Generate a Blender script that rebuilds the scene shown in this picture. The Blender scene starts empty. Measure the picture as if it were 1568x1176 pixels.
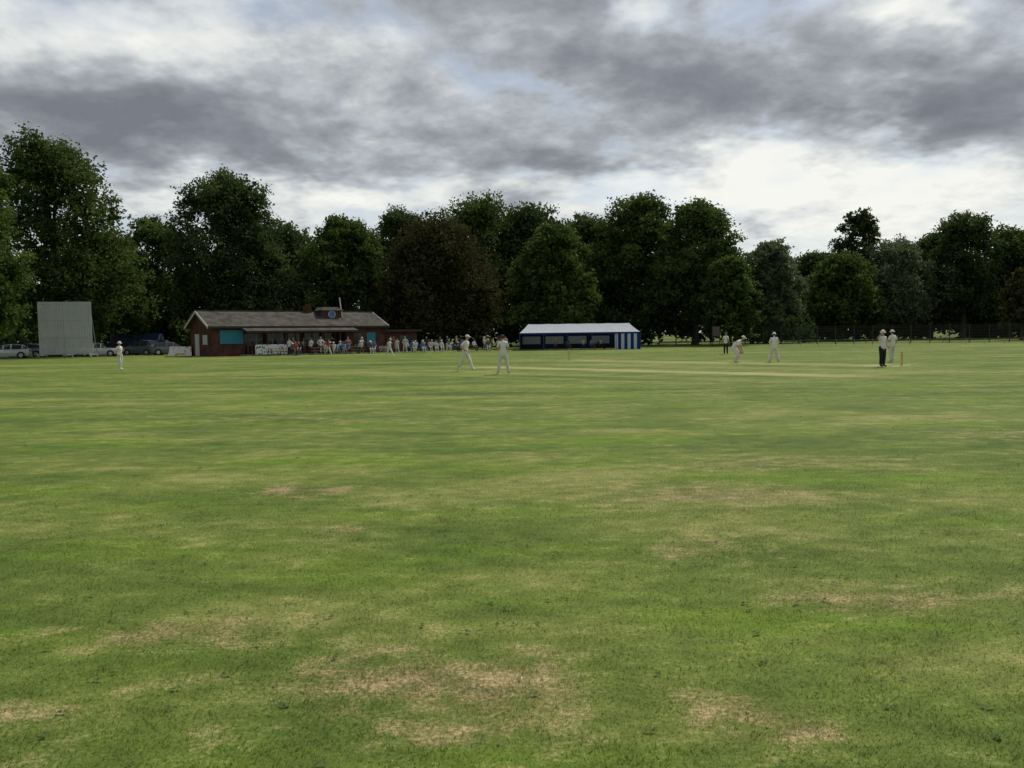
import bpy, bmesh, math, random
import numpy as np
from mathutils import Vector, Matrix
random.seed(7)
rad=math.radians
scene=bpy.context.scene
COL=scene.collection
SUN_AZ,SUN_EL=35,52

# ------------------------------------------------------------------ camera
cd=bpy.data.cameras.new("camera"); cam=bpy.data.objects.new("camera",cd); COL.objects.link(cam)
cd.sensor_width=36; cd.lens=29.1; cd.clip_end=3000
cam.location=(0,0,1.85)
cam.matrix_world=Matrix.Translation((0,0,1.85))@Matrix.Rotation(rad(90-3.43),4,'X')@Matrix.Rotation(rad(-0.75),4,'Z')
scene.camera=cam
scene.view_settings.view_transform='Standard'; scene.view_settings.look='None'; scene.view_settings.exposure=0

# ------------------------------------------------------------------ node helpers
class NT:
    def __init__(s,nt): s.nt=nt
    def n(s,t,**k):
        x=s.nt.nodes.new(t)
        for a,b in k.items(): setattr(x,a,b)
        return x
    def set(s,sock,v):
        if isinstance(v,bpy.types.NodeSocket): s.nt.links.new(v,sock)
        else: sock.default_value=v
    def m(s,op,a,b=None,c=None,clamp=False):
        x=s.n('ShaderNodeMath',operation=op); x.use_clamp=clamp
        s.set(x.inputs[0],a)
        if b is not None: s.set(x.inputs[1],b)
        if c is not None: s.set(x.inputs[2],c)
        return x.outputs[0]
    def v(s,op,a,b=None):
        x=s.n('ShaderNodeVectorMath',operation=op); s.set(x.inputs[0],a)
        if b is not None: s.set(x.inputs[1],b)
        return x.outputs['Value'] if op in('DOT_PRODUCT','LENGTH') else x.outputs[0]
    def noise(s,vec,scale,detail=4,rough=.55,dist=0):
        x=s.n('ShaderNodeTexNoise'); s.set(x.inputs['Vector'],vec)
        x.inputs['Scale'].default_value=scale; x.inputs['Detail'].default_value=detail
        x.inputs['Roughness'].default_value=rough; x.inputs['Distortion'].default_value=dist
        return x
    def ramp(s,f,stops):
        x=s.n('ShaderNodeValToRGB'); e=x.color_ramp.elements
        while len(e)<len(stops): e.new(.5)
        for i,(p,c) in enumerate(stops):
            e[i].position=p; e[i].color=(c[0],c[1],c[2],1) if hasattr(c,'__len__') else (c,c,c,1)
        s.set(x.inputs[0],f); return x.outputs[0]
    def mix(s,f,a,b,bt='MIX'):
        x=s.n('ShaderNodeMix',data_type='RGBA',blend_type=bt)
        s.set(x.inputs[0],f)
        for sock,v in((x.inputs[6],a),(x.inputs[7],b)):
            if isinstance(v,tuple) and len(v)==3: v=(*v,1)
            s.set(sock,v)
        return x.outputs[2]
    def blob(s,vec,cx,cy,sx,sy,amp,acc,rot=0):
        d=s.v('SUBTRACT',vec,(cx,cy,0))
        d=s.v('MULTIPLY',d,(1/sx,1/sy,0))
        q=s.v('DOT_PRODUCT',d,d)
        e=s.m('EXPONENT',s.m('MULTIPLY',q,-1))
        return s.m('MULTIPLY_ADD',e,amp,acc)

def mat(name,col,rough=.8,metal=0,var=.15,scale=6,spec=.3,bump=0):
    m=bpy.data.materials.new(name); m.use_nodes=True; t=NT(m.node_tree)
    b=m.node_tree.nodes['Principled BSDF']
    tc=t.n('ShaderNodeTexCoord')
    nz=t.noise(tc.outputs['Object'],scale,3)
    f=t.m('MULTIPLY_ADD',nz.outputs[0],var*2,1-var)
    c=t.v('SCALE',(col[0],col[1],col[2])); c.node.inputs['Scale'].default_value=1
    t.nt.links.new(f,c.node.inputs['Scale'])
    t.nt.links.new(c,b.inputs['Base Color'])
    b.inputs['Roughness'].default_value=rough; b.inputs['Metallic'].default_value=metal
    b.inputs['Specular IOR Level'].default_value=spec
    if bump:
        bp=t.n('ShaderNodeBump'); bp.inputs['Strength'].default_value=bump; bp.inputs['Distance'].default_value=.02
        t.nt.links.new(nz.outputs[0],bp.inputs['Height']); t.nt.links.new(bp.outputs[0],b.inputs['Normal'])
    return m

# ------------------------------------------------------------------ world sky
w=bpy.data.worlds.new("World"); scene.world=w; w.use_nodes=True; w.name="sky"
w.cycles.sampling_method='MANUAL'; w.cycles.sample_map_resolution=256
t=NT(w.node_tree); bg=w.node_tree.nodes['Background']; bg.inputs[1].default_value=.1
sky=t.n('ShaderNodeTexSky',sky_type='NISHITA'); sky.sun_disc=False
sky.sun_elevation=rad(SUN_EL); sky.sun_rotation=rad(SUN_AZ)
tc=t.n('ShaderNodeTexCoord'); D=t.v('NORMALIZE',tc.outputs['Generated'])
sep=t.n('ShaderNodeSeparateXYZ'); t.set(sep.inputs[0],D)
X,Y,Z=sep.outputs
az=t.m('MULTIPLY',t.m('ARCTAN2',X,Y),57.2958); el=t.m('MULTIPLY',t.m('ARCSINE',Z),57.2958)
cmb=t.n('ShaderNodeCombineXYZ'); t.set(cmb.inputs[0],az); t.set(cmb.inputs[1],el)
zz=t.m('ADD',t.m('MAXIMUM',Z,0.0),.24)
cp=t.n('ShaderNodeCombineXYZ'); t.set(cp.inputs[0],t.m('DIVIDE',X,zz)); t.set(cp.inputs[1],t.m('DIVIDE',Y,zz)); cp.inputs[2].default_value=3.3
wn=t.noise(cp.outputs[0],2.8,4,.62)
warp=t.v('MULTIPLY',t.v('SUBTRACT',wn.outputs[1],(.5,.5,.5)),(18,9,0))
P=t.v('ADD',cmb.outputs[0],warp)
n1=t.noise(cp.outputs[0],3.0,7,.57,.25).outputs[0]
n2=t.noise(cp.outputs[0],9,5,.60).outputs[0]
acc=t.m('ADD',t.m('MULTIPLY_ADD',n1,1.25,-.625),t.m('MULTIPLY_ADD',n2,.6,-.30))
acc=t.m('ADD',acc,.53)
for a in [(-26,18.5,11,2.0,.30),(-9,18.5,7,2.6,.14),(-10,15,5,1.8,.14),(7,21,2.6,1.4,.36),(26,18.5,2.8,2,.40),
          (-12,8.5,15,2.0,.36),(15,9.6,9,2.2,.52),(26,7.5,11,3,.34),(22,13,2.8,1.1,.32),(0,5,40,4,.12),
          (-25,13.2,10,2.4,-.46),(-13,12.8,6,1.6,-.2),(15,15.5,9,3,-.22),(28,13.5,5,3,-.32),(3,11.8,7,1.1,-.28),(3,17.5,9,1.6,-.10),
          (0,50,200,24,-.12)]:
    acc=t.blob(P,*a[:4],a[4],acc)
cc=t.ramp(acc,[(0,(.190,.205,.235)),(.25,(.255,.275,.310)),(.45,(.370,.395,.430)),(.62,(.52,.55,.575)),(.80,(.75,.775,.765)),(1,(.93,.93,.88))])
c10=t.v('SCALE',cc); c10.node.inputs['Scale'].default_value=10
n3=t.noise(cp.outputs[0],3.1,3,.5).outputs[0]
gap=t.m('MULTIPLY',t.ramp(n3,[(.50,0),(.68,1)]),t.ramp(acc,[(.45,0),(.62,.45)]))
skyc=t.mix(gap,c10,sky.outputs[0])
t.nt.links.new(skyc,bg.inputs[0])

ld=bpy.data.lights.new("sun",'SUN'); lo=bpy.data.objects.new("sun",ld); COL.objects.link(lo)
ld.energy=3.4; ld.angle=rad(.6); ld.color=(1,.94,.83)
sd=Vector((math.sin(rad(SUN_AZ))*math.cos(rad(SUN_EL)),math.cos(rad(SUN_AZ))*math.cos(rad(SUN_EL)),math.sin(rad(SUN_EL))))
lo.rotation_euler=(-sd).to_track_quat('-Z','Y').to_euler(); lo.location=(30,40,60)

# ------------------------------------------------------------------ grass colour group
PU=Vector((-.727,.686))   # direction of the cricket pitch
def grass_group():
    g=bpy.data.node_groups.new("grass_colour",'ShaderNodeTree')
    g.interface.new_socket("Color",in_out='OUTPUT',socket_type='NodeSocketColor')
    g.interface.new_socket("Dry",in_out='OUTPUT',socket_type='NodeSocketFloat')
    g.interface.new_socket("Height",in_out='OUTPUT',socket_type='NodeSocketFloat')
    t=NT(g); out=t.n('NodeGroupOutput'); geo=t.n('ShaderNodeNewGeometry'); pos=geo.outputs['Position']
    p2=t.v('MULTIPLY',pos,(1,1,0))
    big=t.noise(t.v('MULTIPLY',p2,(.045,.16,0)),1,3,.6).outputs[0]
    mid=t.noise(t.v('MULTIPLY',p2,(.40,.75,0)),1,4,.66,.4).outputs[0]
    sm=t.noise(t.v('MULTIPLY',p2,(2.6,3.6,0)),1,4,.72).outputs[0]
    fine=t.noise(p2,38,2,.7).outputs[0]
    vfine=t.noise(p2,140,1,.7).outputs[0]
    k=t.m('ADD',t.m('MULTIPLY',big,.5),t.m('MULTIPLY',mid,.5))
    base=t.ramp(k,[(.40,(.068,.108,.020)),(.47,(.098,.140,.026)),(.53,(.132,.168,.036)),(.60,(.195,.212,.062))])
    base=t.mix(t.ramp(t.noise(t.v('MULTIPLY',p2,(.20,.55,0)),1.0,4,.65).outputs[0],[(.50,0),(.64,.65)]),base,(.115,.190,.016))
    wnz=t.noise(p2,1.3,4,.75).outputs[1]
    wv=t.v('ADD',p2,t.v('MULTIPLY',t.v('SUBTRACT',wnz,(.5,.5,.5)),(2.4,1.7,0)))
    acc=t.m('MULTIPLY_ADD',sm,2.0,-1.02)
    for b in [(-.45,4.35,.95,.42,.72),(1.2,3.85,.32,.22,.58),(2.6,5.6,.85,.30,.58),(2.4,9.3,1.5,.8,.60),(1.6,7.0,1.0,.40,.42),(-2.55,9.9,.5,.4,.75),
              (-1.6,7.7,.3,.25,.6),(-2.2,5.05,.9,.22,.52),(3.5,11.5,1.6,.7,.42),(-2.5,3.9,.35,.25,.40),(-.2,3.7,.5,.15,.40),
              (-6,19,2.5,1.0,.35),(9,14,2,.6,.35)]:
        acc=t.blob(wv,*b[:4],b[4],acc)
    acc=t.m('ADD',acc,t.m('MULTIPLY_ADD',mid,1.2,-.64))
    acc=t.m('ADD',acc,t.m('MULTIPLY_ADD',fine,.9,-.45))
    dry=t.ramp(acc,[(.10,0),(.80,1)])
    drycol=t.ramp(t.m('ADD',t.m('MULTIPLY',fine,.55),t.m('MULTIPLY',sm,.45)),[(.38,(.105,.078,.040)),(.62,(.33,.25,.14))])
    c=t.mix(t.m('MULTIPLY',dry,.80),base,drycol)
    f=t.m('ADD',t.m('MULTIPLY_ADD',fine,1.3,.35),t.m('MULTIPLY_ADD',vfine,1.1,-.55))
    f=t.m('MULTIPLY',f,t.m('MULTIPLY_ADD',sm,1.5,.27))
    cs=t.v('SCALE',c); t.nt.links.new(f,cs.node.inputs['Scale'])
    r=t.n('ShaderNodeVectorRotate',rotation_type='Z_AXIS'); t.set(r.inputs['Vector'],p2); r.inputs['Angle'].default_value=-math.atan2(PU.y,PU.x)
    s2=t.n('ShaderNodeSeparateXYZ'); t.set(s2.inputs[0],r.outputs[0])
    tot=0.0
    for (ax,ay,bx,by,hw,am) in [(19.8,42,4,57,1.5,.5),(14.5,33.8,-2.5,47,1.0,.75),(17.5,37.5,2,50.5,1.0,.25),(10.5,31.5,-5,42.5,.8,.22),(8.0,30,-9,42,.5,.18)]:
        A=Vector((ax,ay)); B=Vector((bx,by)); M=(A+B)/2; L=(B-A).length/2
        mu=M.dot(PU); mv=M.dot(Vector((-PU.y,PU.x)))
        du=t.m('ABSOLUTE',t.m('SUBTRACT',s2.outputs[0],mu)); dv=t.m('ABSOLUTE',t.m('SUBTRACT',s2.outputs[1],mv))
        e=t.m('MULTIPLY',t.m('MULTIPLY_ADD',du,-1/2.5,(L+1.5)/2.5,clamp=True),t.m('MULTIPLY_ADD',dv,-1/.7,(hw+.35)/.7,clamp=True))
        tot=t.m('MULTIPLY_ADD',e,am,tot)
    tot=t.m('MULTIPLY',tot,t.m('MULTIPLY_ADD',mid,1.6,.1),clamp=True)
    fin=t.mix(tot,cs,(.36,.33,.15))
    t.nt.links.new(fin,out.inputs[0]); t.nt.links.new(dry,out.inputs[1])
    h=t.m('ADD',t.m('MULTIPLY',fine,.6),t.m('MULTIPLY',vfine,.4))
    t.nt.links.new(h,out.inputs[2]); return g
GG=grass_group()
def ground_mat():
    m=bpy.data.materials.new("mown_grass"); m.use_nodes=True; t=NT(m.node_tree); b=m.node_tree.nodes['Principled BSDF']
    g=t.n('ShaderNodeGroup'); g.node_tree=GG
    t.nt.links.new(g.outputs[0],b.inputs['Base Color']); b.inputs['Roughness'].default_value=.9; b.inputs['Specular IOR Level'].default_value=.12
    return m
def blade_mat():
    m=bpy.data.materials.new("grass_blade"); m.use_nodes=True; t=NT(m.node_tree); nt=m.node_tree
    g=t.n('ShaderNodeGroup'); g.node_tree=GG
    a=t.n('ShaderNodeAttribute',attribute_name='tint')
    s=t.v('SCALE',g.outputs[0]); nt.links.new(t.m('MULTIPLY_ADD',a.outputs['Fac'],1.5,.70),s.node.inputs['Scale'])
    d=t.n('ShaderNodeBsdfDiffuse'); tr=t.n('ShaderNodeBsdfTranslucent'); mx=t.n('ShaderNodeMixShader'); mx.inputs[0].default_value=.45
    nt.links.new(s,d.inputs[0]); nt.links.new(s,tr.inputs[0]); nt.links.new(d.outputs[0],mx.inputs[1]); nt.links.new(tr.outputs[0],mx.inputs[2])
    nt.links.new(mx.outputs[0],nt.nodes['Material Output'].inputs[0]); return m
GM=ground_mat(); BM_=blade_mat()

# ------------------------------------------------------------------ mesh builder
class MB:
    def __init__(s): s.v=[];s.f=[];s.m=[]
    def add(s,vs,fs,m=0):
        o=len(s.v); s.v+= [tuple(v) for v in vs]; s.f+=[tuple(i+o for i in f) for f in fs]; s.m+=[m]*len(fs)
    def box(s,x0,x1,y0,y1,z0,z1,m=0):
        s.add([(x0,y0,z0),(x1,y0,z0),(x1,y1,z0),(x0,y1,z0),(x0,y0,z1),(x1,y0,z1),(x1,y1,z1),(x0,y1,z1)],
              [(0,3,2,1),(4,5,6,7),(0,1,5,4),(1,2,6,5),(2,3,7,6),(3,0,4,7)],m)
    def prism(s,pts,ext,m=0):
        n=len(pts); e=Vector(ext); a=[Vector(p) for p in pts]; b=[p+e for p in a]
        s.add(a+b,[tuple(range(n))[::-1],tuple(range(n,2*n))]+[(i,(i+1)%n,n+(i+1)%n,n+i) for i in range(n)],m)
    def tube(s,pts,rs,m=0,seg=8,cap=True):
        pts=[Vector(p) for p in pts]; vs=[]
        for i,p in enumerate(pts):
            d=(pts[min(i+1,len(pts)-1)]-pts[max(i-1,0)]).normalized()
            a=d.orthogonal().normalized() if abs(d.z)<.99 else Vector((1,0,0)); a=(a-d*a.dot(d)).normalized(); b=d.cross(a)
            for k in range(seg):
                an=2*math.pi*k/seg; vs.append(p+(a*math.cos(an)+b*math.sin(an))*rs[i])
        fs=[(i*seg+k,i*seg+(k+1)%seg,(i+1)*seg+(k+1)%seg,(i+1)*seg+k) for i in range(len(pts)-1) for k in range(seg)]
        if cap: fs+= [tuple(range(seg))[::-1],tuple(range((len(pts)-1)*seg,len(pts)*seg))]
        s.add(vs,fs,m)
    def obj(s,name,mats,parent=None,smooth=False,loc=None,rotz=0):
        me=bpy.data.meshes.new(name); me.from_pydata(s.v,[],s.f)
        for x in mats: me.materials.append(x)
        me.polygons.foreach_set('material_index',s.m)
        if smooth: me.polygons.foreach_set('use_smooth',[True]*len(s.f))
        me.update(); o=bpy.data.objects.new(name,me); COL.objects.link(o)
        if parent: o.parent=parent
        if loc: o.location=loc
        o.rotation_euler[2]=rotz
        return o
def empty(name,loc,rotz=0):
    e=bpy.data.objects.new(name,None); COL.objects.link(e); e.location=loc; e.rotation_euler[2]=rotz; return e
def npmesh(name,V,nper,mats,tint,parent=None):
    n=len(V)//nper; me=bpy.data.meshes.new(name)
    me.vertices.add(len(V)); me.vertices.foreach_set('co',V.astype(np.float32).ravel())
    me.loops.add(n*nper); me.loops.foreach_set('vertex_index',np.arange(n*nper,dtype=np.int32))
    me.polygons.add(n); me.polygons.foreach_set('loop_start',np.arange(0,n*nper,nper,dtype=np.int32)); 
    me.update(calc_edges=True)
    at=me.attributes.new('tint','FLOAT','FACE'); at.data.foreach_set('value',tint.astype(np.float32))
    for x in mats: me.materials.append(x)
    o=bpy.data.objects.new(name,me); COL.objects.link(o)
    if parent: o.parent=parent
    return o

# ------------------------------------------------------------------ ground
mb=MB(); mb.add([(-1500,-1500,0),(1500,-1500,0),(1500,1500,0),(-1500,1500,0)],[(0,1,2,3)]); mb.obj("grass_field",[GM])
mb=MB()
A=Vector((19.8,42)); B=Vector((4,57)); sd_=Vector((PU.y,-PU.x))*1.5
q=[A-PU*1.2+sd_,B+PU*1.2+sd_,B+PU*1.2-sd_,A-PU*1.2-sd_]
mb.add([(p.x,p.y,.004) for p in q],[(0,3,2,1)]); mb.obj("cricket_pitch",[GM])
white=mat("white_paint",(.78,.78,.76),.6)
mb=MB()
for e,sg in((A,1),(B,-1)):
    for off,hl in((0,1.32),(1.22,1.8)):
        c=e+PU*off*sg; u=PU*.03; s=Vector((PU.y,-PU.x))*hl
        mb.add([(p.x,p.y,.008) for p in (c-u-s,c+u-s,c+u+s,c-u+s)],[(0,1,2,3)])
mb.obj("crease_markings",[white])

rng=np.random.default_rng(3)
def blades(n,y0,y1,h0,h1,wd):
    u=rng.random(n); y=(y0**.4+u*(y1**.4-y0**.4))**2.5; x=(rng.random(n)*2-1)*(.75*y+1)
    h=(h0+(h1-h0)*rng.random(n)**1.6)*(1+.25*np.sin(x*7+np.sin(y*5)*2)); a=rng.random(n)*6.283; l=rng.random(n)*6.283
    fade=np.clip((15.5-y)/7,.15,1); h=h*fade
    w_=wd*(.6+.8*rng.random(n))*(1+y*.05); b=np.stack([x,y,np.zeros(n)],1); s=np.stack([np.cos(a)*w_,np.sin(a)*w_,np.zeros(n)],1)
    tip=b+np.stack([np.cos(l)*h*.8,np.sin(l)*h*.8,h],1)
    V=np.stack([b-s,b+s,tip],1).reshape(-1,3); return V,rng.random(n)
V1,t1=blades(300000,2.4,15.5,.007,.022,.0017)
npmesh("grass_blades",V1,3,[BM_],t1)

def dots(name,n,y0,y1,size,mats,flat=True,nb=1):
    u=rng.random(n); y=(y0**.4+u*(y1**.4-y0**.4))**2.5; x=(rng.random(n)*2-1)*(.75*y+1)
    P0=np.stack([x,y,np.full(n,.02)],1); P0=np.repeat(P0,nb,0)+rng.normal(0,size*1.1,(n*nb,3))*np.array([1.4,1,.12])
    P0[:,2]=np.abs(P0[:,2]-.01)+.006; N=n*nb
    a=rng.random(N)*6.283; s=size*(.5+rng.random(N)); tl=(rng.random(N)-.5)*(.8 if flat else 1.2)
    T=np.stack([np.cos(a),np.sin(a),tl],1)*s[:,None]; Bv=np.stack([-np.sin(a),np.cos(a),tl*.5],1)*(s*.6)[:,None]
    V=np.stack([P0-T,P0-Bv,P0+T,P0+Bv],1).reshape(-1,3); V[:,2]=np.maximum(V[:,2],.003)
    npmesh(name,V,4,mats,rng.random(N))
dots("fallen_leaves",260,3,40,.013,[mat("dead_leaf",(.13,.09,.045))])
dots("weed_tufts",650,3,45,.011,[mat("weed",(.045,.08,.015),var=.3)],False,7)
dots("daisies",45,3,30,.006,[mat("daisy",(.75,.75,.7))])

# ------------------------------------------------------------------ foliage
def leafmat(name,dark,mid,lite,tr=.40,g=1.95):
    m=bpy.data.materials.new(name); m.use_nodes=True; t=NT(m.node_tree); nt=m.node_tree
    a=t.n('ShaderNodeAttribute',attribute_name='tint')
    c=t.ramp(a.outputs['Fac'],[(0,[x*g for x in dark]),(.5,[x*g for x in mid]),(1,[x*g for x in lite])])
    d=t.n('ShaderNodeBsdfDiffuse'); r=t.n('ShaderNodeBsdfTranslucent'); mx=t.n('ShaderNodeMixShader'); mx.inputs[0].default_value=tr
    nt.links.new(c,d.inputs[0]); nt.links.new(c,r.inputs[0]); nt.links.new(d.outputs[0],mx.inputs[1]); nt.links.new(r.outputs[0],mx.inputs[2])
    nt.links.new(mx.outputs[0],nt.nodes['Material Output'].inputs[0]); return m
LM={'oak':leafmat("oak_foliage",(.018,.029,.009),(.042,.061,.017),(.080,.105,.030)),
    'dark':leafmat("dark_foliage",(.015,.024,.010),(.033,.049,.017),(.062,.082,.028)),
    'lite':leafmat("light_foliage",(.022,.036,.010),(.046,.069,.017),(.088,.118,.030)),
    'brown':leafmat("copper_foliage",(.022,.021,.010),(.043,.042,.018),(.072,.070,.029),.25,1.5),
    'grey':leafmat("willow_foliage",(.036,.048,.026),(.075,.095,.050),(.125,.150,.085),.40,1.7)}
bark=mat("bark",(.07,.055,.04),.95,var=.35,scale=3,bump=.6)

def leafcloud(lobes,nleaf,size,rs,fill=.18,ground=True):
    L=np.array(lobes); wts=L[:,3]**2
    C=[];R=[];T=[]
    for x,y,z,r in lobes:
        m=int(14+r*r*3.4); d=rs.normal(size=(m,3)); d/=np.linalg.norm(d,axis=1)[:,None]; d[:,2]=np.where(d[:,2]<-.55,-d[:,2],d[:,2])
        rr=r*rs.uniform(.72,1.06,m); C.append(np.array([x,y,z])+d*rr[:,None]); R.append(np.clip(r*rs.uniform(.16,.36,m),.35,1.4))
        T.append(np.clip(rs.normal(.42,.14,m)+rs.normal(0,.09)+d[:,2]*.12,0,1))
    C=np.concatenate(C);R=np.concatenate(R);T=np.concatenate(T)
    n1=int(nleaf*(1-fill)); pr=R**2; pr/=pr.sum(); idx=rs.choice(len(C),n1,p=pr)
    pos=C[idx]+rs.normal(0,.52,(n1,3))*R[idx][:,None]*np.array([1,1,.8]); ti=T[idx]+rs.normal(0,.13,n1)
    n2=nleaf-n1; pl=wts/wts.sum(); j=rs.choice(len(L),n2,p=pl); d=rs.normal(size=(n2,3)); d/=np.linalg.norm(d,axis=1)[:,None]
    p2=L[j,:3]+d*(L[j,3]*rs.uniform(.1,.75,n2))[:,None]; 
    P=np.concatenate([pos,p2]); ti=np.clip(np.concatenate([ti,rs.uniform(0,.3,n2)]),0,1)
    s=np.concatenate([size*rs.uniform(.55,1.2,n1),size*rs.uniform(1.3,2.1,n2)])
    N=len(P); nn=rs.normal(size=(N,3)); nn[:,2]+=.5; nn/=np.linalg.norm(nn,axis=1)[:,None]
    a=rs.normal(size=(N,3)); a-=nn*(a*nn).sum(1)[:,None]; a/=np.linalg.norm(a,axis=1)[:,None]; b=np.cross(nn,a)
    a*=(s*.62)[:,None]; b*=(s*.42)[:,None]
    V=np.stack([P-a,P-b+a*.2,P+a,P+b+a*.2],1)
    if ground: V[:,:,2]=np.maximum(V[:,:,2],.02)
    return V.reshape(-1,3),ti

def tree(name,x,y,H,W,kind,seed,zb=1.6,n=15000,size=.40,nl=26,dens=1.2,extra=None):
    rs=np.random.default_rng(seed); R=W/2; lobes=[]; size*=.92
    rt=min(R,(H-zb)*.55)
    for i in range(nl):
        f=(i+.5)/nl; th=i*2.39996+rs.uniform(-.5,.5)
        p=.88+.12*f/.35 if f<.35 else math.sqrt(max(.02,1-((f-.35)/.68)**2.3))
        r=rt*rs.uniform(.22,.42)*(1-.12*f)
        rc=max(0,R*p-r*.92)*rs.uniform(.80,1.10); z=zb+r*.7+(H-zb-r*1.7)*f*rs.uniform(.96,1.02)
        lobes.append((rc*math.cos(th),rc*math.sin(th)*.9,min(z,H-r),r))
    for k in range(4):
        r=rt*.45; lobes.append((rs.uniform(-.25,.25)*R,rs.uniform(-.2,.2)*R,zb+(H-zb)*(.24+.17*k),r))
    a0=rs.uniform(0,6.28)
    for k in range(4):
        r=rt*rs.uniform(.24,.36); a=a0+k*1.57; q=R*rs.uniform(.10,.34); lobes.append((q*math.cos(a),q*math.sin(a),H-r*1.02-(H-zb)*rs.uniform(0,.10),r))
    if extra: lobes+= [(a*R,b*R,c*H,d*R) for a,b,c,d in extra]
    e=empty(name,(x,y,0),0)
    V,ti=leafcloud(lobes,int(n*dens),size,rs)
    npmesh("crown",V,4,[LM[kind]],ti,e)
    m=MB(); tr=max(.22,H*.022); bend=rs.uniform(-.4,.4,2)
    top_=Vector((bend[0]*1.5,bend[1]*1.5,H*.72))
    pts=[Vector((0,0,-.05)),Vector((0,0,.5)),Vector((bend[0]*.4,bend[1]*.4,H*.25)),Vector((bend[0],bend[1],H*.48)),top_]
    m.tube(pts,[tr*1.5,tr*1.1,tr*.85,tr*.55,tr*.15],0,9)
    for i in rs.choice(len(lobes),min(12,len(lobes)),replace=False):
        l=Vector(lobes[i][:3]); z0=min(max(l.z*.55,H*.14),H*.55); f=z0/(H*.72); st=Vector((bend[0]*f*1.3,bend[1]*f*1.3,z0))
        mid=(st+l)/2+Vector((0,0,.12*l.length)); m.tube([st,mid*.6+st*.4,l*.5+mid*.5,l],[tr*.42,tr*.30,tr*.18,tr*.05],0,6)
    m.obj("trunk",[bark],e,True)
    return e
F=1268.
def T(cx,top,hw,d,kind,name,seed,**k):
    b=(cx-784)/F; yh=512-b*F*.0131; H=(yh-top)/F*d+1.85; W=2*hw/F*d
    return tree(name,b*d,d,H,W,kind,seed,**k)
T(-45,212,98,74,'lite','oak_tree',1,n=26000,size=.30,zb=1.5)
T(85,203,118,96,'oak','oak_tree',2,n=38000,size=.33,nl=34,extra=[(.9,0,.35,.32),(1.15,-.1,.22,.28),(.75,.1,.62,.24)])
T(175,360,74,108,'oak','oak_tree',22,n=15000)
T(245,330,66,122,'lite','ash_tree',3,n=15000)
T(350,260,100,113,'dark','oak_tree',4,n=38000,size=.35,nl=32,extra=[(-.5,0,.82,.24),(.55,0,.82,.24),(1.0,0,.35,.3),(1.1,0,.2,.26)])
T(445,340,66,124,'dark','sycamore_tree',5,n=15000)
T(530,327,76,114,'oak','lime_tree',6,n=22000,zb=1.0)
T(618,314,72,132,'dark','sycamore_tree',7,n=18000)
T(675,334,106,112,'brown','copper_beech_tree',8,n=30000,zb=.8,nl=30,size=.36)
T(735,295,96,136,'oak','oak_tree',9,n=25000)
T(815,310,84,136,'dark','oak_tree',10,n=21000)
T(850,344,72,110,'oak','lime_tree',11,n=23000,zb=.6)
T(903,326,74,130,'dark','sycamore_tree',12,n=18000)
T(975,295,86,124,'oak','oak_tree',13,n=26000,nl=30)
T(1065,307,80,118,'oak','oak_tree',14,n=26000,nl=30,extra=[(.95,0,.35,.3),(.8,0,.55,.28)])
T(1118,388,46,108,'oak','hawthorn_tree',15,n=15000,zb=.4)
T(1180,366,56,128,'grey','willow_tree',16,n=17000,zb=.8)
T(1245,382,54,160,'dark','sycamore_tree',17,n=12000,size=.46)
T(1312,320,46,152,'dark','pine_tree',18,n=11000,size=.42,zb=4)
T(1368,364,66,146,'grey','willow_tree',19,n=16000,size=.44)
T(1290,388,64,140,'oak','oak_tree',33,n=14000,size=.44)
T(1425,356,52,158,'oak','oak_tree',20,n=12000,size=.46)
T(1475,322,68,146,'dark','oak_tree',21,n=20000,size=.42,nl=28)
T(1545,346,64,150,'oak','oak_tree',23,n=16000,size=.44)
T(1565,412,34,126,'brown','hawthorn_tree',24,n=8000,size=.40,zb=.6)
T(1650,330,80,140,'dark','oak_tree',25,n=14000,size=.44)
T(1780,300,90,130,'oak','oak_tree',26,n=14000,size=.44)
T(-220,220,110,80,'oak','oak_tree',27,n=14000)
rs=np.random.default_rng(50)
lob=[]
for i in range(200):
    u=-.85+1.75*i/200+rs.uniform(-.01,.01); d=rs.uniform(148,182); r=rs.uniform(3.5,6)
    if -.30<u<.27: zt=18
    elif u<=-.30: zt=13
    else: zt=9.5
    lob.append((u*d,d,rs.uniform(2,zt),r))
V,ti=leafcloud(lob,84000,.72,rs); npmesh("woodland",V,4,[LM['dark']],ti*.8)
lob=[]
for i in range(210):
    u=-.80+1.25*i/210+rs.uniform(-.008,.008)
    if u>.36: d=rs.uniform(136,146)
    else: d=rs.uniform(118,130)
    r=rs.uniform(1.3,2.8); lob.append((u*d,d,rs.uniform(.6,4.0),r))
for i in range(110):
    u=.28+.6*i/110; d=rs.uniform(146,156); r=rs.uniform(1.6,2.8); lob.append((u*d,d,rs.uniform(.5,4.0),r))
V,ti=leafcloud(lob,68000,.5,rs); npmesh("undergrowth",V,4,[LM['dark']],ti*.5)

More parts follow.
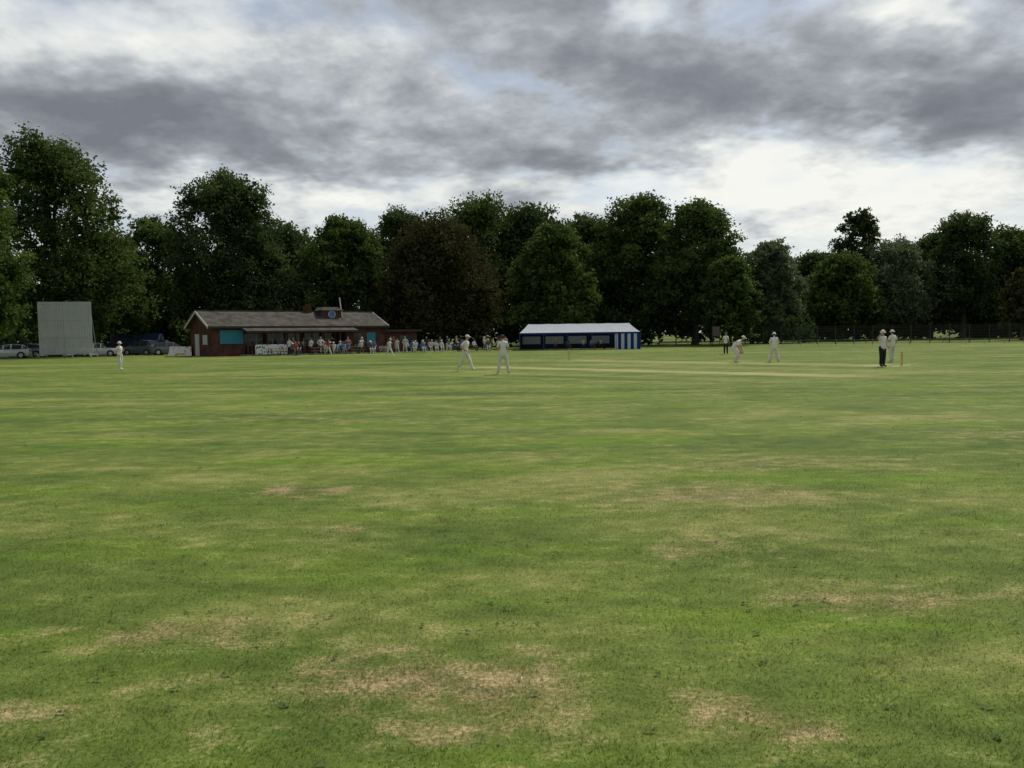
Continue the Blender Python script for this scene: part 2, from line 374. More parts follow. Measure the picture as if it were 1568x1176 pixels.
# ------------------------------------------------------------------ pavilion
def brickmat(name,c1,c2,mo,sc,bw=.5,bh=.25):
    m=bpy.data.materials.new(name); m.use_nodes=True; t=NT(m.node_tree); b=m.node_tree.nodes['Principled BSDF']
    tc=t.n('ShaderNodeTexCoord'); s=t.n('ShaderNodeSeparateXYZ'); t.set(s.inputs[0],tc.outputs['Object'])
    c=t.n('ShaderNodeCombineXYZ'); t.set(c.inputs[0],t.m('ADD',s.outputs[0],s.outputs[1])); t.set(c.inputs[1],s.outputs[2])
    br=t.n('ShaderNodeTexBrick'); t.set(br.inputs['Vector'],c.outputs[0]); br.inputs['Scale'].default_value=sc
    br.inputs['Color1'].default_value=(*c1,1); br.inputs['Color2'].default_value=(*c2,1); br.inputs['Mortar'].default_value=(*mo,1)
    br.inputs['Mortar Size'].default_value=.012; br.inputs['Brick Width'].default_value=bw; br.inputs['Row Height'].default_value=bh
    nz=t.noise(tc.outputs['Object'],1.2,6,.65).outputs[0]
    r=t.mix(.75,br.outputs[0],t.ramp(nz,[(.35,.25),(.65,1.2)]),'MULTIPLY')
    t.nt.links.new(r,b.inputs['Base Color']); b.inputs['Roughness'].default_value=.9; b.inputs['Specular IOR Level'].default_value=.2; return m
brick=brickmat("red_brick",(.125,.044,.032),(.085,.036,.028),(.12,.095,.08),3)
tiles=brickmat("roof_tiles",(.105,.094,.080),(.068,.063,.054),(.03,.028,.026),1.5,.5,.24)
dark=mat("dark_interior",(.012,.012,.013),.8)
glass=mat("window_glass",(.03,.035,.04),.1,spec=.6)
teal=mat("teal_shutter",(.03,.20,.27),.6)
woodw=mat("white_woodwork",(.50,.49,.46),.6)
woodd=mat("dark_timber",(.05,.038,.03),.8)
concrete=mat("concrete",(.28,.27,.25),.9,bump=.3)
blue=mat("blue_paint",(.02,.05,.20),.5)
pav=empty("cricket_pavilion",(-30.4,84,0),math.atan2(.61,.79))
L_,W_=19.7,6.9; EZ,RZ=3.15,4.62
m=MB()   # walls
m.box(0,3.4,0,.25,0,EZ); m.box(14.9,L_,0,.25,0,EZ)
m.box(0,.25,.25,W_,0,EZ); m.box(L_-.25,L_,.25,W_,0,EZ); m.box(.25,L_-.25,W_-.25,W_,0,EZ)
m.box(3.15,3.4,.25,1.8,0,EZ); m.box(14.9,15.15,.25,1.8,0,EZ)
m.box(3.4,14.9,1.8,2.05,0,.95); m.box(3.4,14.9,1.8,2.05,2.3,EZ)
for s0,s1 in((3.4,4.0),(6.0,6.5),(8.4,8.9),(10.2,10.8),(12.6,13.2),(14.5,14.9)): m.box(s0,s1,1.8,2.05,.95,2.3)
for xx in(0,L_-.25): m.prism([(xx,0,EZ),(xx,W_,EZ),(xx,W_/2,RZ-.12)],(.25,0,0))
m.obj("walls",[brick],pav)
m=MB()
for s0,s1 in((4.0,6.0),(6.5,8.4),(10.8,12.6),(13.2,14.5)):
    m.box(s0,s1,1.9,1.94,.95,2.3,0); m.box(s0,s1,1.86,1.895,1.6,1.66,1)
    for k in range(4): a=s0+(s1-s0)*k/3; m.box(a-.03,a+.03,1.855,1.9,.95,2.3,1)
m.box(8.9,10.2,1.84,1.9,0,2.3,0); m.box(8.9,8.98,1.78,1.84,0,2.3,1); m.box(10.12,10.2,1.78,1.84,0,2.3,1)
m.box(16,16.9,-.03,.0,.9,2.2,0); m.box(15.95,16.95,-.05,-.03,.84,.9,1); 
m.obj("windows",[glass,woodw],pav)
m=MB(); m.box(.85,3.25,-.09,-.01,1.25,2.65); m.box(17.5,18.6,-.09,-.01,.9,2.3); m.obj("shutters",[teal],pav)
m=MB(); m.box(-.06,0,3.9,5.2,0,2.3); m.box(-.06,0,1.2,2.6,1.2,2.2); m.obj("end_doors",[woodw],pav)
m=MB(); ov=.45; sl=(RZ-EZ)/(W_/2)
for sg in(0,1):
    yf=-.5 if sg==0 else W_+.5; ze=EZ-.5*sl+.02; th=.11
    p=[(-ov,yf,ze),(-ov,W_/2,RZ),(-ov,W_/2,RZ+th),(-ov,yf,ze+th)]
    m.prism(p,(L_+2*ov,0,0))
m.box(-ov,L_+ov,W_/2-.12,W_/2+.12,RZ+th-.03,RZ+th+.09)
m.obj("roof",[tiles],pav)
m=MB()
for xx in(-ov-.06,L_+ov): 
    for yf in(-.5,W_+.5): m.prism([(xx,yf,ze-.14),(xx,W_/2,RZ-.14),(xx,W_/2,RZ+th+.02),(xx,yf,ze+th+.02)],(.055,0,0))
m.obj("barge_boards",[woodw],pav)
m=MB(); m.box(-ov,L_+ov,-.60,-.51,ze-.10,ze+.08); m.obj("gutter",[woodd],pav)
m=MB()
m.prism([(3.0,-1.9,2.42),(3.0,-.62,2.72),(3.0,-.62,2.84),(3.0,-1.9,2.54)],(12.6,0,0),0)
m.box(3.0,15.6,-2.0,-1.905,2.36,2.56,1)
for i in range(7): a=3.1+i*2.05; m.box(a-.06,a+.06,-1.86,-1.74,.12,2.42,1)
m.obj("verandah",[tiles,woodd],pav)
m=MB(); m.box(2.9,15.7,-2.1,-.01,0,.12); m.obj("verandah_step",[concrete],pav)
m=MB(); c0,c1=12.9,15.3; yy=1.75
m.box(c0,c1,yy,yy+2.2,3.75,4.85,0)
m.prism([(c0-.2,yy-.25,4.83),(c1+.2,yy-.25,4.83),(c1-.3,yy+.3,5.2),(c0+.3,yy+.3,5.2)],(0,1.6,0),1)
m.obj("clock_dormer",[brick,tiles],pav)
m=MB()
m.tube([((c0+c1)/2,yy-.10,4.37),((c0+c1)/2,yy-.005,4.37)],[.44,.44],1,24); m.tube([((c0+c1)/2,yy-.13,4.37),((c0+c1)/2,yy-.10,4.37)],[.37,.37],0,24)
m.box((c0+c1)/2-.02,(c0+c1)/2+.02,yy-.15,yy-.133,4.37,4.68,2); m.box((c0+c1)/2,(c0+c1)/2+.22,yy-.15,yy-.133,4.35,4.39,2)
m.obj("clock_face",[mat("clock_blue",(.10,.22,.40)),woodw,dark],pav)
m=MB(); m.tube([(15.5,2.0,4.0),(15.2,1.9,6.3)],[.07,.055],0,8); m.obj("flagpole",[white],pav)
m=MB(); m.box(11.6,12.3,3.1,3.8,4.4,5.35,0); m.tube([(11.8,3.45,5.35),(11.8,3.45,5.6)],[.1,.09],0); m.tube([(12.1,3.45,5.35),(12.1,3.45,5.6)],[.1,.09],0); m.obj("chimney",[brick],pav)
m=MB(); m.box(L_+.02,L_+5.2,1.2,W_,0,2.35,0); m.box(L_+.02,L_+5.6,.6,W_+.3,2.352,2.6,1); m.box(L_+1,L_+2,1.12,1.19,0,2.05,2); m.box(L_+2.8,L_+4.4,1.12,1.19,1,1.9,3)
m.obj("annexe",[brick,woodd,woodd,glass],pav)
m=MB()
for a in np.arange(3.2,8.8,1.1): m.box(a-.03,a+.03,-2.65,-2.6,0,1.1)
m.box(3.2,8.7,-2.66,-2.59,1.05,1.1); m.obj("railing",[woodd],pav)
def bannermat(name,base,ink,sx,sz,thr=.56):
    mm=bpy.data.materials.new(name); mm.use_nodes=True; t=NT(mm.node_tree); b=mm.node_tree.nodes['Principled BSDF']
    tc=t.n('ShaderNodeTexCoord'); v=t.v('MULTIPLY',tc.outputs['Object'],(sx,1,sz))
    n=t.noise(v,1,1,.4).outputs[0]; r=t.ramp(n,[(thr,0),(thr+.02,1)])
    t.nt.links.new(t.mix(r,base,ink),b.inputs['Base Color']); b.inputs['Roughness'].default_value=.6; return mm
ban1=bannermat("banner_print",(.62,.63,.64),(.10,.12,.22),5,3)
ban2=bannermat("board_print",(.62,.62,.59),(.45,.06,.05),2,3,.64)
def pw(s,tt): # pavilion local -> world
    return (-30.4+.79*s-.61*tt,84+.61*s+.79*tt)
for i,(s,l,z0,z1) in enumerate(((3.5,3.4,.15,1.15),(10.4,3.2,.25,1.0),(17.6,2.2,.15,.75))):
    x,y=pw(s,-2.75); m=MB(); n=12
    vs=[];fs=[]
    for k in range(n+1):
        a=l*k/n; o=.03*math.sin(k*1.3); vs+=[(a,o,z0),(a,o*.3,z1)]
    fs=[(2*k,2*k+2,2*k+3,2*k+1) for k in range(n)]; m.add(vs,fs,0)
    for a in(0,l): m.box(a-.03,a+.03,.05,.1,0,z1+.05,1)
    m.obj("advertising_banner",[ban1 if i!=1 else ban2,woodd],loc=(x,y,0),rotz=math.atan2(.61,.79))

# ------------------------------------------------------------------ marquee
tent=empty("marquee_tent",(.9,94,0),rad(-1.5))
tw,td=13.7,5.2; e_,r_=1.95,3.0
def pvc(name,col,tr=.25):
    mm=bpy.data.materials.new(name); mm.use_nodes=True; t=NT(mm.node_tree); nt=mm.node_tree
    tc=t.n('ShaderNodeTexCoord'); n=t.noise(tc.outputs['Object'],1.5,4).outputs[0]
    c=t.mix(n,tuple(x*.8 for x in col),col)
    d=t.n('ShaderNodeBsdfDiffuse'); r=t.n('ShaderNodeBsdfTranslucent'); mx=t.n('ShaderNodeMixShader'); mx.inputs[0].default_value=tr
    nt.links.new(c,d.inputs[0]); nt.links.new(c,r.inputs[0]); nt.links.new(d.outputs[0],mx.inputs[1]); nt.links.new(r.outputs[0],mx.inputs[2])
    nt.links.new(mx.outputs[0],nt.nodes['Material Output'].inputs[0]); return mm
pw_=pvc("white_canvas",(.60,.64,.70)); pb_=pvc("blue_canvas",(.020,.045,.18),.15); pg_=pvc("dark_canvas",(.028,.033,.05),.1)
m=MB()
nb=30
def rp(i,f,back=False):
    a=i/nb; xl=.0+ (1.0*f); x=xl+(tw-2*xl)*a; sag=.05*math.sin(math.pi*f)+.03*abs(math.sin(a*math.pi*5))
    y=td/2*f if not back else td-td/2*f; return (x,y,e_+(r_-e_)*f-sag)
for back in(False,True):
    for i in range(nb):
        for k in range(4):
            f0,f1=k/4,(k+1)/4
            q=[rp(i,f0,back),rp(i+1,f0,back),rp(i+1,f1,back),rp(i,f1,back)]
            m.add(q if not back else q[::-1],[(0,1,2,3)],0)
for xs in(0,nb):
    q=[rp(xs,0),rp(xs,1),rp(xs,0,True)]; m.add(q,[(0,1,2)],1)
m.obj("roof",[pw_,pb_],tent)
m=MB()
for (x0,y0,x1,y1) in((0,-.03,tw,-.03),(tw,-.03,tw,td),(0,td,0,0)):
    n=36
    for k in range(n):
        a,b=k/n,(k+1)/n; c=(a+b)/2
        pt=lambda f,z:(x0+(x1-x0)*f,y0+(y1-y0)*f,z)
        m.add([pt(a,e_+.03),pt(a,e_-.12),pt(c,e_-.20),pt(b,e_-.12),pt(b,e_+.03)],[(0,1,2,3,4)],1)
m.obj("valance",[pw_,pb_],tent)
m=MB()
for i in range(6):
    a=.04+(tw-.08)*i/5
    for yy in(.03,td-.03): m.tube([(a,yy,0),(a,yy,e_)],[.045,.045],0)
m.obj("poles",[blue],tent)
m=MB()
n=8
for k in range(n): a=tw-2.9+2.85*k/n; b=tw-2.9+2.85*(k+1)/n; m.add([(a,-.01+.05*(k%2),.02),(b,-.01+.05*((k+1)%2),.02),(b,-.01+.05*((k+1)%2),e_-.03),(a,-.01+.05*(k%2),e_-.03)],[(0,1,2,3)],k%2)
for k in range(14): a=td*k/14; b=td*(k+1)/14; m.add([(tw-.01,a,.02),(tw-.01,b,.02),(tw-.01,b,e_),(tw-.01,a,e_)],[(0,1,2,3)],k%2)
for k in range(14): a=td*k/14; b=td*(k+1)/14; m.add([(.01,a,.02),(.01,b,.02),(.01,b,e_),(.01,a,e_)],[(0,1,2,3)],k%2)
for i in range(5):
    a=tw*i/5; b=tw*(i+1)/5
    m.box(a+.02,b-.02,td-.05,td-.03,.05,e_,3)
    m.box(a+.3,b-.3,td-.09,td-.06,.65,1.55,2)
m.obj("side_walls",[pw_,pb_,mat("clear_window",(.30,.33,.35),.3),pg_],tent)

# ------------------------------------------------------------------ sight screen
ss=empty("sight_screen",(-49.0,86,0),rad(14))
slat=mat("screen_slat",(.46,.475,.48),.6,var=.18,scale=1)
m=MB(); sw,sh=5.1,5.85
for k in range(34): a=sw*k/34; m.box(a,a+sw/34*.80,-.02,.02,.35,sh,0)
m.obj("slats",[slat],ss)
m=MB()
for z in(.5,2.2,4.0,5.7): m.box(0,sw,.025,.09,z-.05,z+.05)
for a in(.1,sw/2,sw-.1):
    m.tube([(a,.14,.2),(a,.14,sh-.1)],[.05,.05]); m.tube([(a,.14,sh*.8),(a,2.2,.3)],[.04,.04]); m.tube([(a,-.9,.3),(a,2.3,.3)],[.05,.05])
    for yy in(-.8,2.1): m.tube([(a-.06,yy,.26),(a+.06,yy,.26)],[.25,.25],0,14)
m.obj("frame",[mat("grey_steel",(.30,.31,.32),.5,.3)],ss)

# ------------------------------------------------------------------ cars
tyre=mat("tyre",(.02,.02,.02),.9); hub=mat("alloy",(.45,.45,.46),.35,.8); lampw=mat("headlamp",(.7,.72,.75),.15,spec=.7); lampr=mat("tail_lamp",(.4,.02,.02),.3)
plate=mat("number_plate",(.75,.7,.3),.5)
def car(x,y,rot,col,name="parked_car",suv=0):
    paint=mat("car_paint",col,.28,.3,var=.03,spec=.6)
    e=empty(name,(x,y,0),rot); m=MB()
    hz=.12*suv
    S=[(-2.12,.42,.72,.74,.70,.60),(-2.06,.30,.93+hz,.96+hz,.82,.66),(-1.85,.24,.98+hz,1.05+hz,.86,.62),(-1.45,.22,.97+hz,1.40+hz*2,.88,.58),(-1.38,.22,.97+hz,1.43+hz*2,.88,.58),(-.45,.22,.95+hz,1.48+hz*2,.89,.60),
       (-.35,.22,.95+hz,1.48+hz*2,.89,.60),(.28,.22,.94+hz,1.42+hz*2,.89,.57),(.36,.22,.94+hz,1.40+hz*2,.89,.57),(1.05,.22,.92+hz,.95+hz,.88,.66),(1.7,.24,.82+hz,.86+hz,.84,.62),(2.02,.30,.66,.72+hz,.78,.55),(2.12,.40,.58,.60,.66,.5)]
    vs=[]
    for (a,zb,zt,zr,hw,rw) in S:
        vs+=[(a,-hw*.92,zb),(a,-hw,(zb+zt)/2),(a,-hw*.97,zt),(a,-rw,zr),(a,0,zr+.03),(a,rw,zr),(a,hw*.97,zt),(a,hw,(zb+zt)/2),(a,hw*.92,zb),(a,0,zb)]
    fs=[];ms=[]
    for i in range(len(S)-1):
        for k in range(10):
            fs.append((i*10+k,i*10+(k+1)%10,(i+1)*10+(k+1)%10,(i+1)*10+k))
            g=0
            if k in(2,5) and i in(2,4,6,8) : g=1
            if k in(3,4) and i in(2,8): g=1
            ms.append(g)
    fs+= [tuple(range(10)),tuple(range((len(S)-1)*10,len(S)*10))[::-1]]; ms+=[0,0]
    m.v+=vs; m.f+=fs; m.m+=ms
    b=m.obj("body",[paint,glass],e,True)
    bm=bmesh.new(); bm.from_mesh(b.data); bmesh.ops.recalc_face_normals(bm,faces=bm.faces)
    for ed in bm.edges:
        if len(ed.link_faces)==2 and ed.calc_face_angle(0)>rad(32): ed.smooth=False
    bm.to_mesh(b.data); bm.free()
    m=MB()
    for a in(-1.3,1.32):
        for sg in(-1,1):
            m.tube([(a,sg*.68,.32),(a,sg*.885,.32)],[.32,.32],0,20); m.tube([(a,sg*.886,.32),(a,sg*.90,.32)],[.21,.19],1,14)
            m.tube([(a,sg*.80,.34),(a,sg*.882,.34)],[.375,.375],2,20)
    m.obj("wheels",[tyre,hub,dark],e)
    m=MB()
    for sg in(-1,1):
        m.box(1.96,2.09,sg*.62-.14,sg*.62+.14,.60,.70,0); m.box(-2.12,-2.05,sg*.66-.1,sg*.66+.1,.72,.88,1); m.box(.72,.86,sg*.93-.06,sg*.93+.06,.95+hz,1.06+hz,2)
    m.box(2.11,2.14,-.26,.26,.42,.52,3); m.box(-2.15,-2.12,-.26,.26,.5,.6,3)
    m.obj("lamps",[lampw,lampr,paint,plate],e)
    return e
def cx_(px,d): return (px-784)/F*d
car(cx_(14,88),88,rad(200),(.62,.63,.65)); car(cx_(-44,88),88,rad(195),(.06,.07,.08))
car(cx_(42,95),95,rad(188),(.14,.16,.22)); car(cx_(154,92),92,rad(10),(.62,.63,.64)); 
car(cx_(218,97),97,rad(165),(.10,.11,.14),suv=1); car(cx_(264,96),96,rad(12),(.15,.15,.17)); car(cx_(104,97),97,rad(185),(.4,.41,.43))
car(cx_(185,103),103,rad(5),(.22,.03,.03)); car(cx_(-90,92),92,rad(190),(.5,.5,.5)); car(cx_(240,106),106,rad(185),(.45,.46,.48),suv=1)
cont=empty("storage_container",(cx_(172,111),111,0),rad(4)); m=MB(); bm_=mat("container_blue",(.04,.08,.20),.6)
for k in range(24): a=.1+5.8*k/24; m.box(a,a+.13,-.04,0,.15,2.5)
m.box(0,6,0,2.4,.12,2.6); 
for a in(0,5.9): m.box(a-.02,a+.12,-.07,.05,.05,2.65)
m.box(-.02,6.02,-.06,.02,2.5,2.66); m.obj("box",[bm_],cont)
x,y=cx_(258,88),88; m=MB()
m.prism([(0,0,.05),(2.4,0,.05),(2.3,.45,1.0),(.1,.45,1.0)],(0,.03,.01),0); m.box(.1,.16,.48,.9,.02,.9,1); m.box(2.2,2.26,.48,.9,.02,.9,1); m.box(.75,1.7,-.02,.0,.15,.3,2)
m.obj("advertising_board",[ban2,woodd,mat("yellow_strip",(.6,.5,.05))],loc=(x,y,0),rotz=rad(8))

# ------------------------------------------------------------------ fence on the right
m=MB(); steel=mat("dark_fence_steel",(.035,.04,.035),.7)
P0=Vector((cx_(1010,118),118,0)); P1=Vector((cx_(1640,106),106,0)); n=22
for i in range(n+1):
    p=P0.lerp(P1,i/n); m.tube([p,p+Vector((0,0,2.45))],[.065,.065],0,6)
    if i%4==0 and i: m.tube([p+Vector((0,0,1.6)),p+Vector((-1.1,-.3,0))],[.03,.03],0,5)
for z in(.1,.5,.9,1.3,1.7,2.1,2.38): m.tube([P0+Vector((0,0,z)),P1+Vector((0,0,z))],[.018,.018],0,4)
nv=420
for i in range(nv):
    p=P0.lerp(P1,(i+.5)/nv); m.tube([p,p+Vector((0,0,2.38))],[.014,.014],0,3,False)
m.obj("wire_fence",[steel])
m=MB(); P0=Vector((cx_(1200,99),99,0)); P1=Vector((cx_(1660,92),92,0))
for i in range(17):
    p=P0.lerp(P1,i/16); m.tube([p,p+Vector((0,0,.75))],[.03,.025],0,6)
m.tube([P0+Vector((0,0,.7)),P1+Vector((0,0,.7))],[.012]*2,0,5); m.obj("boundary_rail",[mat("weathered_post",(.30,.28,.23))])
m=MB(); x=cx_(1097,104); 
m.box(x-.5,x-.42,104,104.08,0,2.6,0); m.box(x+.42,x+.5,104,104.08,0,2.6,0); m.box(x-.42,x+.42,104.01,104.06,1.3,2.5,1); m.obj("notice_board",[woodd,mat("notice_panel",(.10,.09,.07))])

# ------------------------------------------------------------------ stumps
def stumps(x,y,name="wicket_stumps"):
    m=MB(); s=Vector((PU.y,-PU.x))
    for k in(-1,0,1): c=Vector((x,y))+s*k*.10; m.tube([(c.x,c.y,0),(c.x,c.y,.70),(c.x,c.y,.715)],[.02,.02,.013],0,10)
    for k in(-1,0): a=Vector((x,y))+s*(k*.10+.01); b=a+s*.085; m.tube([(a.x,a.y,.725),(b.x,b.y,.725)],[.010,.010],0,6)
    m.obj(name,[mat("stump_wood",(.55,.40,.18),.5)])
stumps(19.8,42); stumps(3.96,57)

# ------------------------------------------------------------------ people
DEF=dict(pelvis=(0,0,.96),belly=(0,0,1.09),chest=(0,.01,1.27),uchest=(0,.01,1.40),neck=(0,0,1.50),hb=(0,-.01,1.57),head=(0,-.02,1.665),
 Ls=(.165,.01,1.425),Le=(.235,.03,1.15),Lw=(.25,-.06,.92),Lp=(.25,-.085,.85),Rs=(-.165,.01,1.425),Re=(-.235,.03,1.15),Rw=(-.25,-.06,.92),Rp=(-.25,-.085,.85),
 Lh=(.095,0,.90),Lk=(.11,-.02,.50),La=(.12,.02,.10),Lt=(.14,-.15,.045),Rh=(-.095,0,.90),Rk=(-.11,-.02,.50),Ra=(-.12,.02,.10),Rt=(-.14,-.15,.045))
RAD=dict(pelvis=.145,belly=.135,chest=.15,uchest=.13,neck=.058,hb=.052,Ls=.075,Le=.056,Lw=.038,Lp=.036,Rs=.075,Re=.056,Rw=.038,Rp=.036,
 Lh=.115,Lk=.085,La=.068,Lt=.04,Rh=.115,Rk=.085,Ra=.068,Rt=.04)
EDG=[('pelvis','belly','T'),('belly','chest','T'),('chest','uchest','T'),('uchest','neck','T'),('neck','hb','S'),
 ('uchest','Ls','T'),('Ls','Le','U'),('Le','Lw','A'),('Lw','Lp','S'),('uchest','Rs','T'),('Rs','Re','U'),('Re','Rw','A'),('Rw','Rp','S'),
 ('pelvis','Lh','P'),('Lh','Lk','P'),('Lk','La','P'),('La','Lt','F'),('pelvis','Rh','P'),('Rh','Rk','P'),('Rk','Ra','P'),('Ra','Rt','F')]
def body_mesh(key,pose={},sleeve='short',hat='none',turn=0,fingers=True,fat=1.0,pads=False,sub=1):
    J={k:Vector(v) for k,v in DEF.items()}
    for k,v in pose.items(): J[k]=Vector(v)
    names=[k for k in J if k!='head']; co=[J[k] for k in names]; rr=[RAD[k]*(fat if k in('pelvis','belly','chest') else 1) for k in names]; ed=[(names.index(a),names.index(b)) for a,b,_ in EDG]
    seg=[(J[a],J[b],c) for a,b,c in EDG]
    if fingers:
        for S in'LR':
            w_,p=J[S+'w'],J[S+'p']; d=(p-w_).normalized(); ax=Vector((0,-1,0)); ax=(ax-d*ax.dot(d)); ax=ax.normalized() if ax.length>.1 else Vector((1,0,0)); nrm=d.cross(ax)*(1 if S=='L' else -1)
            pi=names.index(S+'p')
            for k,ln in enumerate((.072,.082,.076,.06)):
                a=p+d*.035+ax*(.030-.02*k); b=a+d*ln*.55; c=b+d*ln*.35-nrm*ln*.3
                i=len(co); co+=[a,b,c]; rr+=[.011,.0095,.008]; ed+=[(pi,i),(i,i+1),(i+1,i+2)]; seg.append((a,c,'S'))
            a=p-d*.01+ax*.035; b=a+ax*.028+d*.022; c=b+d*.03; i=len(co); co+=[a,b,c]; rr+=[.013,.011,.009]; ed+=[(pi,i),(i,i+1),(i+1,i+2)]; seg.append((a,c,'S'))
    me=bpy.data.meshes.new("sk"); me.from_pydata([tuple(c) for c in co],ed,[]); me.update()
    o=bpy.data.objects.new("sk",me); COL.objects.link(o)
    md=o.modifiers.new("s",'SKIN'); sb=o.modifiers.new("u",'SUBSURF'); sb.levels=sub; sb.render_levels=sub
    for i,r in enumerate(rr): me.skin_vertices[0].data[i].radius=(r,r)
    me.skin_vertices[0].data[names.index('pelvis')].use_root=True
    dg=bpy.context.evaluated_depsgraph_get(); dg.update(); ev=bpy.data.meshes.new_from_object(o.evaluated_get(dg))
    bpy.data.objects.remove(o); bm=bmesh.new(); bm.from_mesh(ev); bpy.data.meshes.remove(ev)
    mp={'T':1,'U':1,'A':1 if sleeve=='long' else 0,'S':0,'P':2,'F':3}
    for f in bm.faces:
        c=f.calc_center_median(); best=9;bi='T';bt=0
        for a,b,k in seg:
            ab=b-a; tt=max(0,min(1,(c-a).dot(ab)/ab.length_squared)); dd=(c-a-ab*tt).length
            dd-= {'T':.10,'P':.05}.get(k,0)
            if dd<best: best=dd;bi=k;bt=tt
        f.material_index=mp[bi]; f.smooth=True
        if bi=='U' and sleeve=='short' and bt>.75: f.material_index=0
    hc=J['head']; rot=Matrix.Rotation(rad(turn),3,'Z'); tilt=(hc-J['hb']).normalized(); q=Vector((0,0,1)).rotation_difference((tilt+Vector((0,0,1))).normalized()).to_matrix()
    def addh(fn,mi,seg_=20,rg=14,sel=None):
        r=bmesh.ops.create_uvsphere(bm,u_segments=seg_,v_segments=rg,radius=1); vs=set(r['verts'])
        fl=list({f for v in vs for f in v.link_faces})
        for f in fl: f.material_index=mi; f.smooth=True
        if sel:
            kill=[f for f in fl if not sel(f.calc_center_median())]; bmesh.ops.delete(bm,geom=kill,context='FACES')
            vs={v for v in vs if v.is_valid}
        for v in vs: v.co=hc+q@(rot@fn(v.co.copy()))
    def face(p):
        x,y,z=p; s=Vector((x*.076,y*.096,z*.118))
        if z<-.2: s.x*=1-.25*(-z-.2); s.y*=1-.12*(-z-.2)
        if y<-.75 and abs(x)<.22 and -.35<z<.12: s.y-=.020*(1-abs(x)/.22)*(1 if z<0 else .4)
        if y<-.6 and .05<z<.25 and .2<abs(x)<.5: s.y+=.008
        if y<-.7 and -.62<z<-.42: s.y-=.004
        return s
    addh(face,0,24,18)
    for sg in(-1,1): addh(lambda p:Vector((sg*.078+p.x*.010,.008+p.y*.020,p.z*.032)),0,8,6)
    addh(lambda p:Vector((p.x*.084,p.y*.103+.006,p.z*.124+.004)),4,20,14,sel=lambda c:(c.z>.35) or (c.y>.15 and c.z>-.35))
    for sg in(-1,1): addh(lambda p:Vector((sg*.028+p.x*.010,-.088+p.y*.006,.006+p.z*.007)),4,8,6)
    addh(lambda p:Vector((p.x*.022,-.090+p.y*.006,-.052+p.z*.004)),5,8,6)
    if hat!='none':
        addh(lambda p:Vector((p.x*.093,p.y*.112+.004,p.z*.098+.045)),6,20,14,sel=lambda c:c.z>-.05)
        if hat=='sun': addh(lambda p:Vector((p.x*.150,p.y*.165,.045+p.z*.008-.03*(p.x*p.x+p.y*p.y))),6,22,8)
        else: addh(lambda p:Vector((p.x*.075,-.125+p.y*.075,.050+p.z*.008)),6,14,8)
    if pads:
        for S in'LR':
            k,a=J[S+'k'],J[S+'a']; r=bmesh.ops.create_uvsphere(bm,u_segments=12,v_segments=10,radius=1); vs=r['verts']
            up=(k-a); mid=(k+a)/2+Vector((0,-.05,.04))
            for f in {f for v in vs for f in v.link_faces}: f.material_index=1; f.smooth=True
            for v in vs: p=v.co.copy(); v.co=mid+Vector((p.x*.115,p.y*.085,0))+up*(p.z*.68)
    me=bpy.data.meshes.new(key); bm.to_mesh(me); bm.free()
    for i in range(7): me.materials.append(None)
    return me
skin_=mat("skin",(.42,.25,.18),.6,var=.05); whites=mat("cricket_whites",(.66,.65,.61),.8,var=.12,scale=6); cream=mat("cream_flannel",(.58,.56,.49),.8,var=.16,scale=6)
black=mat("black_trousers",(.015,.015,.018),.8); shoe=mat("white_boot",(.50,.50,.48),.6); bshoe=mat("black_shoe",(.015,.015,.015),.5)
hairb=mat("brown_hair",(.04,.025,.015),.8); hairg=mat("grey_hair",(.22,.21,.2),.8); lip=mat("lips",(.30,.13,.10),.6)
hatw=mat("white_hat",(.62,.61,.57),.8); capn=mat("navy_cap",(.02,.025,.06),.7)
def person(name,me,x,y,rot,mats,sc=1.0):
    o=bpy.data.objects.new(name,me); COL.objects.link(o); o.location=(x,y,0); o.rotation_euler[2]=rad(rot); o.scale=(sc,sc,sc)
    for i,mm in enumerate(mats): o.material_slots[i].link='OBJECT'; o.material_slots[i].material=mm
    return o
CR=[skin_,whites,cream,shoe,hairb,lip,hatw]
UM=[skin_,whites,black,bshoe,hairg,lip,hatw]
pA=dict(Le=(.24,-.02,1.17),Lw=(.10,-.22,1.20),Lp=(.05,-.25,1.26),Re=(-.26,.06,1.17),Rw=(-.24,-.10,.98),Rp=(-.22,-.14,.92),La=(.13,.06,.10),Lt=(.15,-.10,.045),Ra=(-.12,-.10,.10),Rt=(-.14,-.27,.045),Rk=(-.11,-.10,.50))
pHip=dict(Le=(.36,.10,1.20),Lw=(.20,-.05,1.03),Lp=(.15,-.10,1.0),Re=(-.36,.10,1.20),Rw=(-.20,-.05,1.03),Rp=(-.15,-.10,1.0),Lk=(.15,-.02,.50),La=(.20,.03,.10),Lt=(.25,-.13,.045),Rk=(-.15,-.02,.5),Ra=(-.20,.03,.10),Rt=(-.25,-.13,.045))
pWalk=dict(pelvis=(0,0,.93),Lh=(.09,0,.87),Rh=(-.09,0,.87),Lk=(.10,-.20,.50),La=(.10,-.34,.12),Lt=(.11,-.50,.075),Rk=(-.10,.08,.48),Ra=(-.10,.38,.17),Rt=(-.11,.27,.045),
   chest=(0,-.04,1.25),uchest=(0,-.06,1.37),neck=(0,-.08,1.47),hb=(0,-.10,1.53),head=(0,-.13,1.62),Ls=(.16,-.05,1.39),Rs=(-.16,-.05,1.39),Le=(.27,.14,1.18),Lw=(.20,-.02,1.0),Lp=(.17,-.07,.96),Re=(-.27,.10,1.17),Rw=(-.20,-.10,1.02),Rp=(-.16,-.16,1.0))
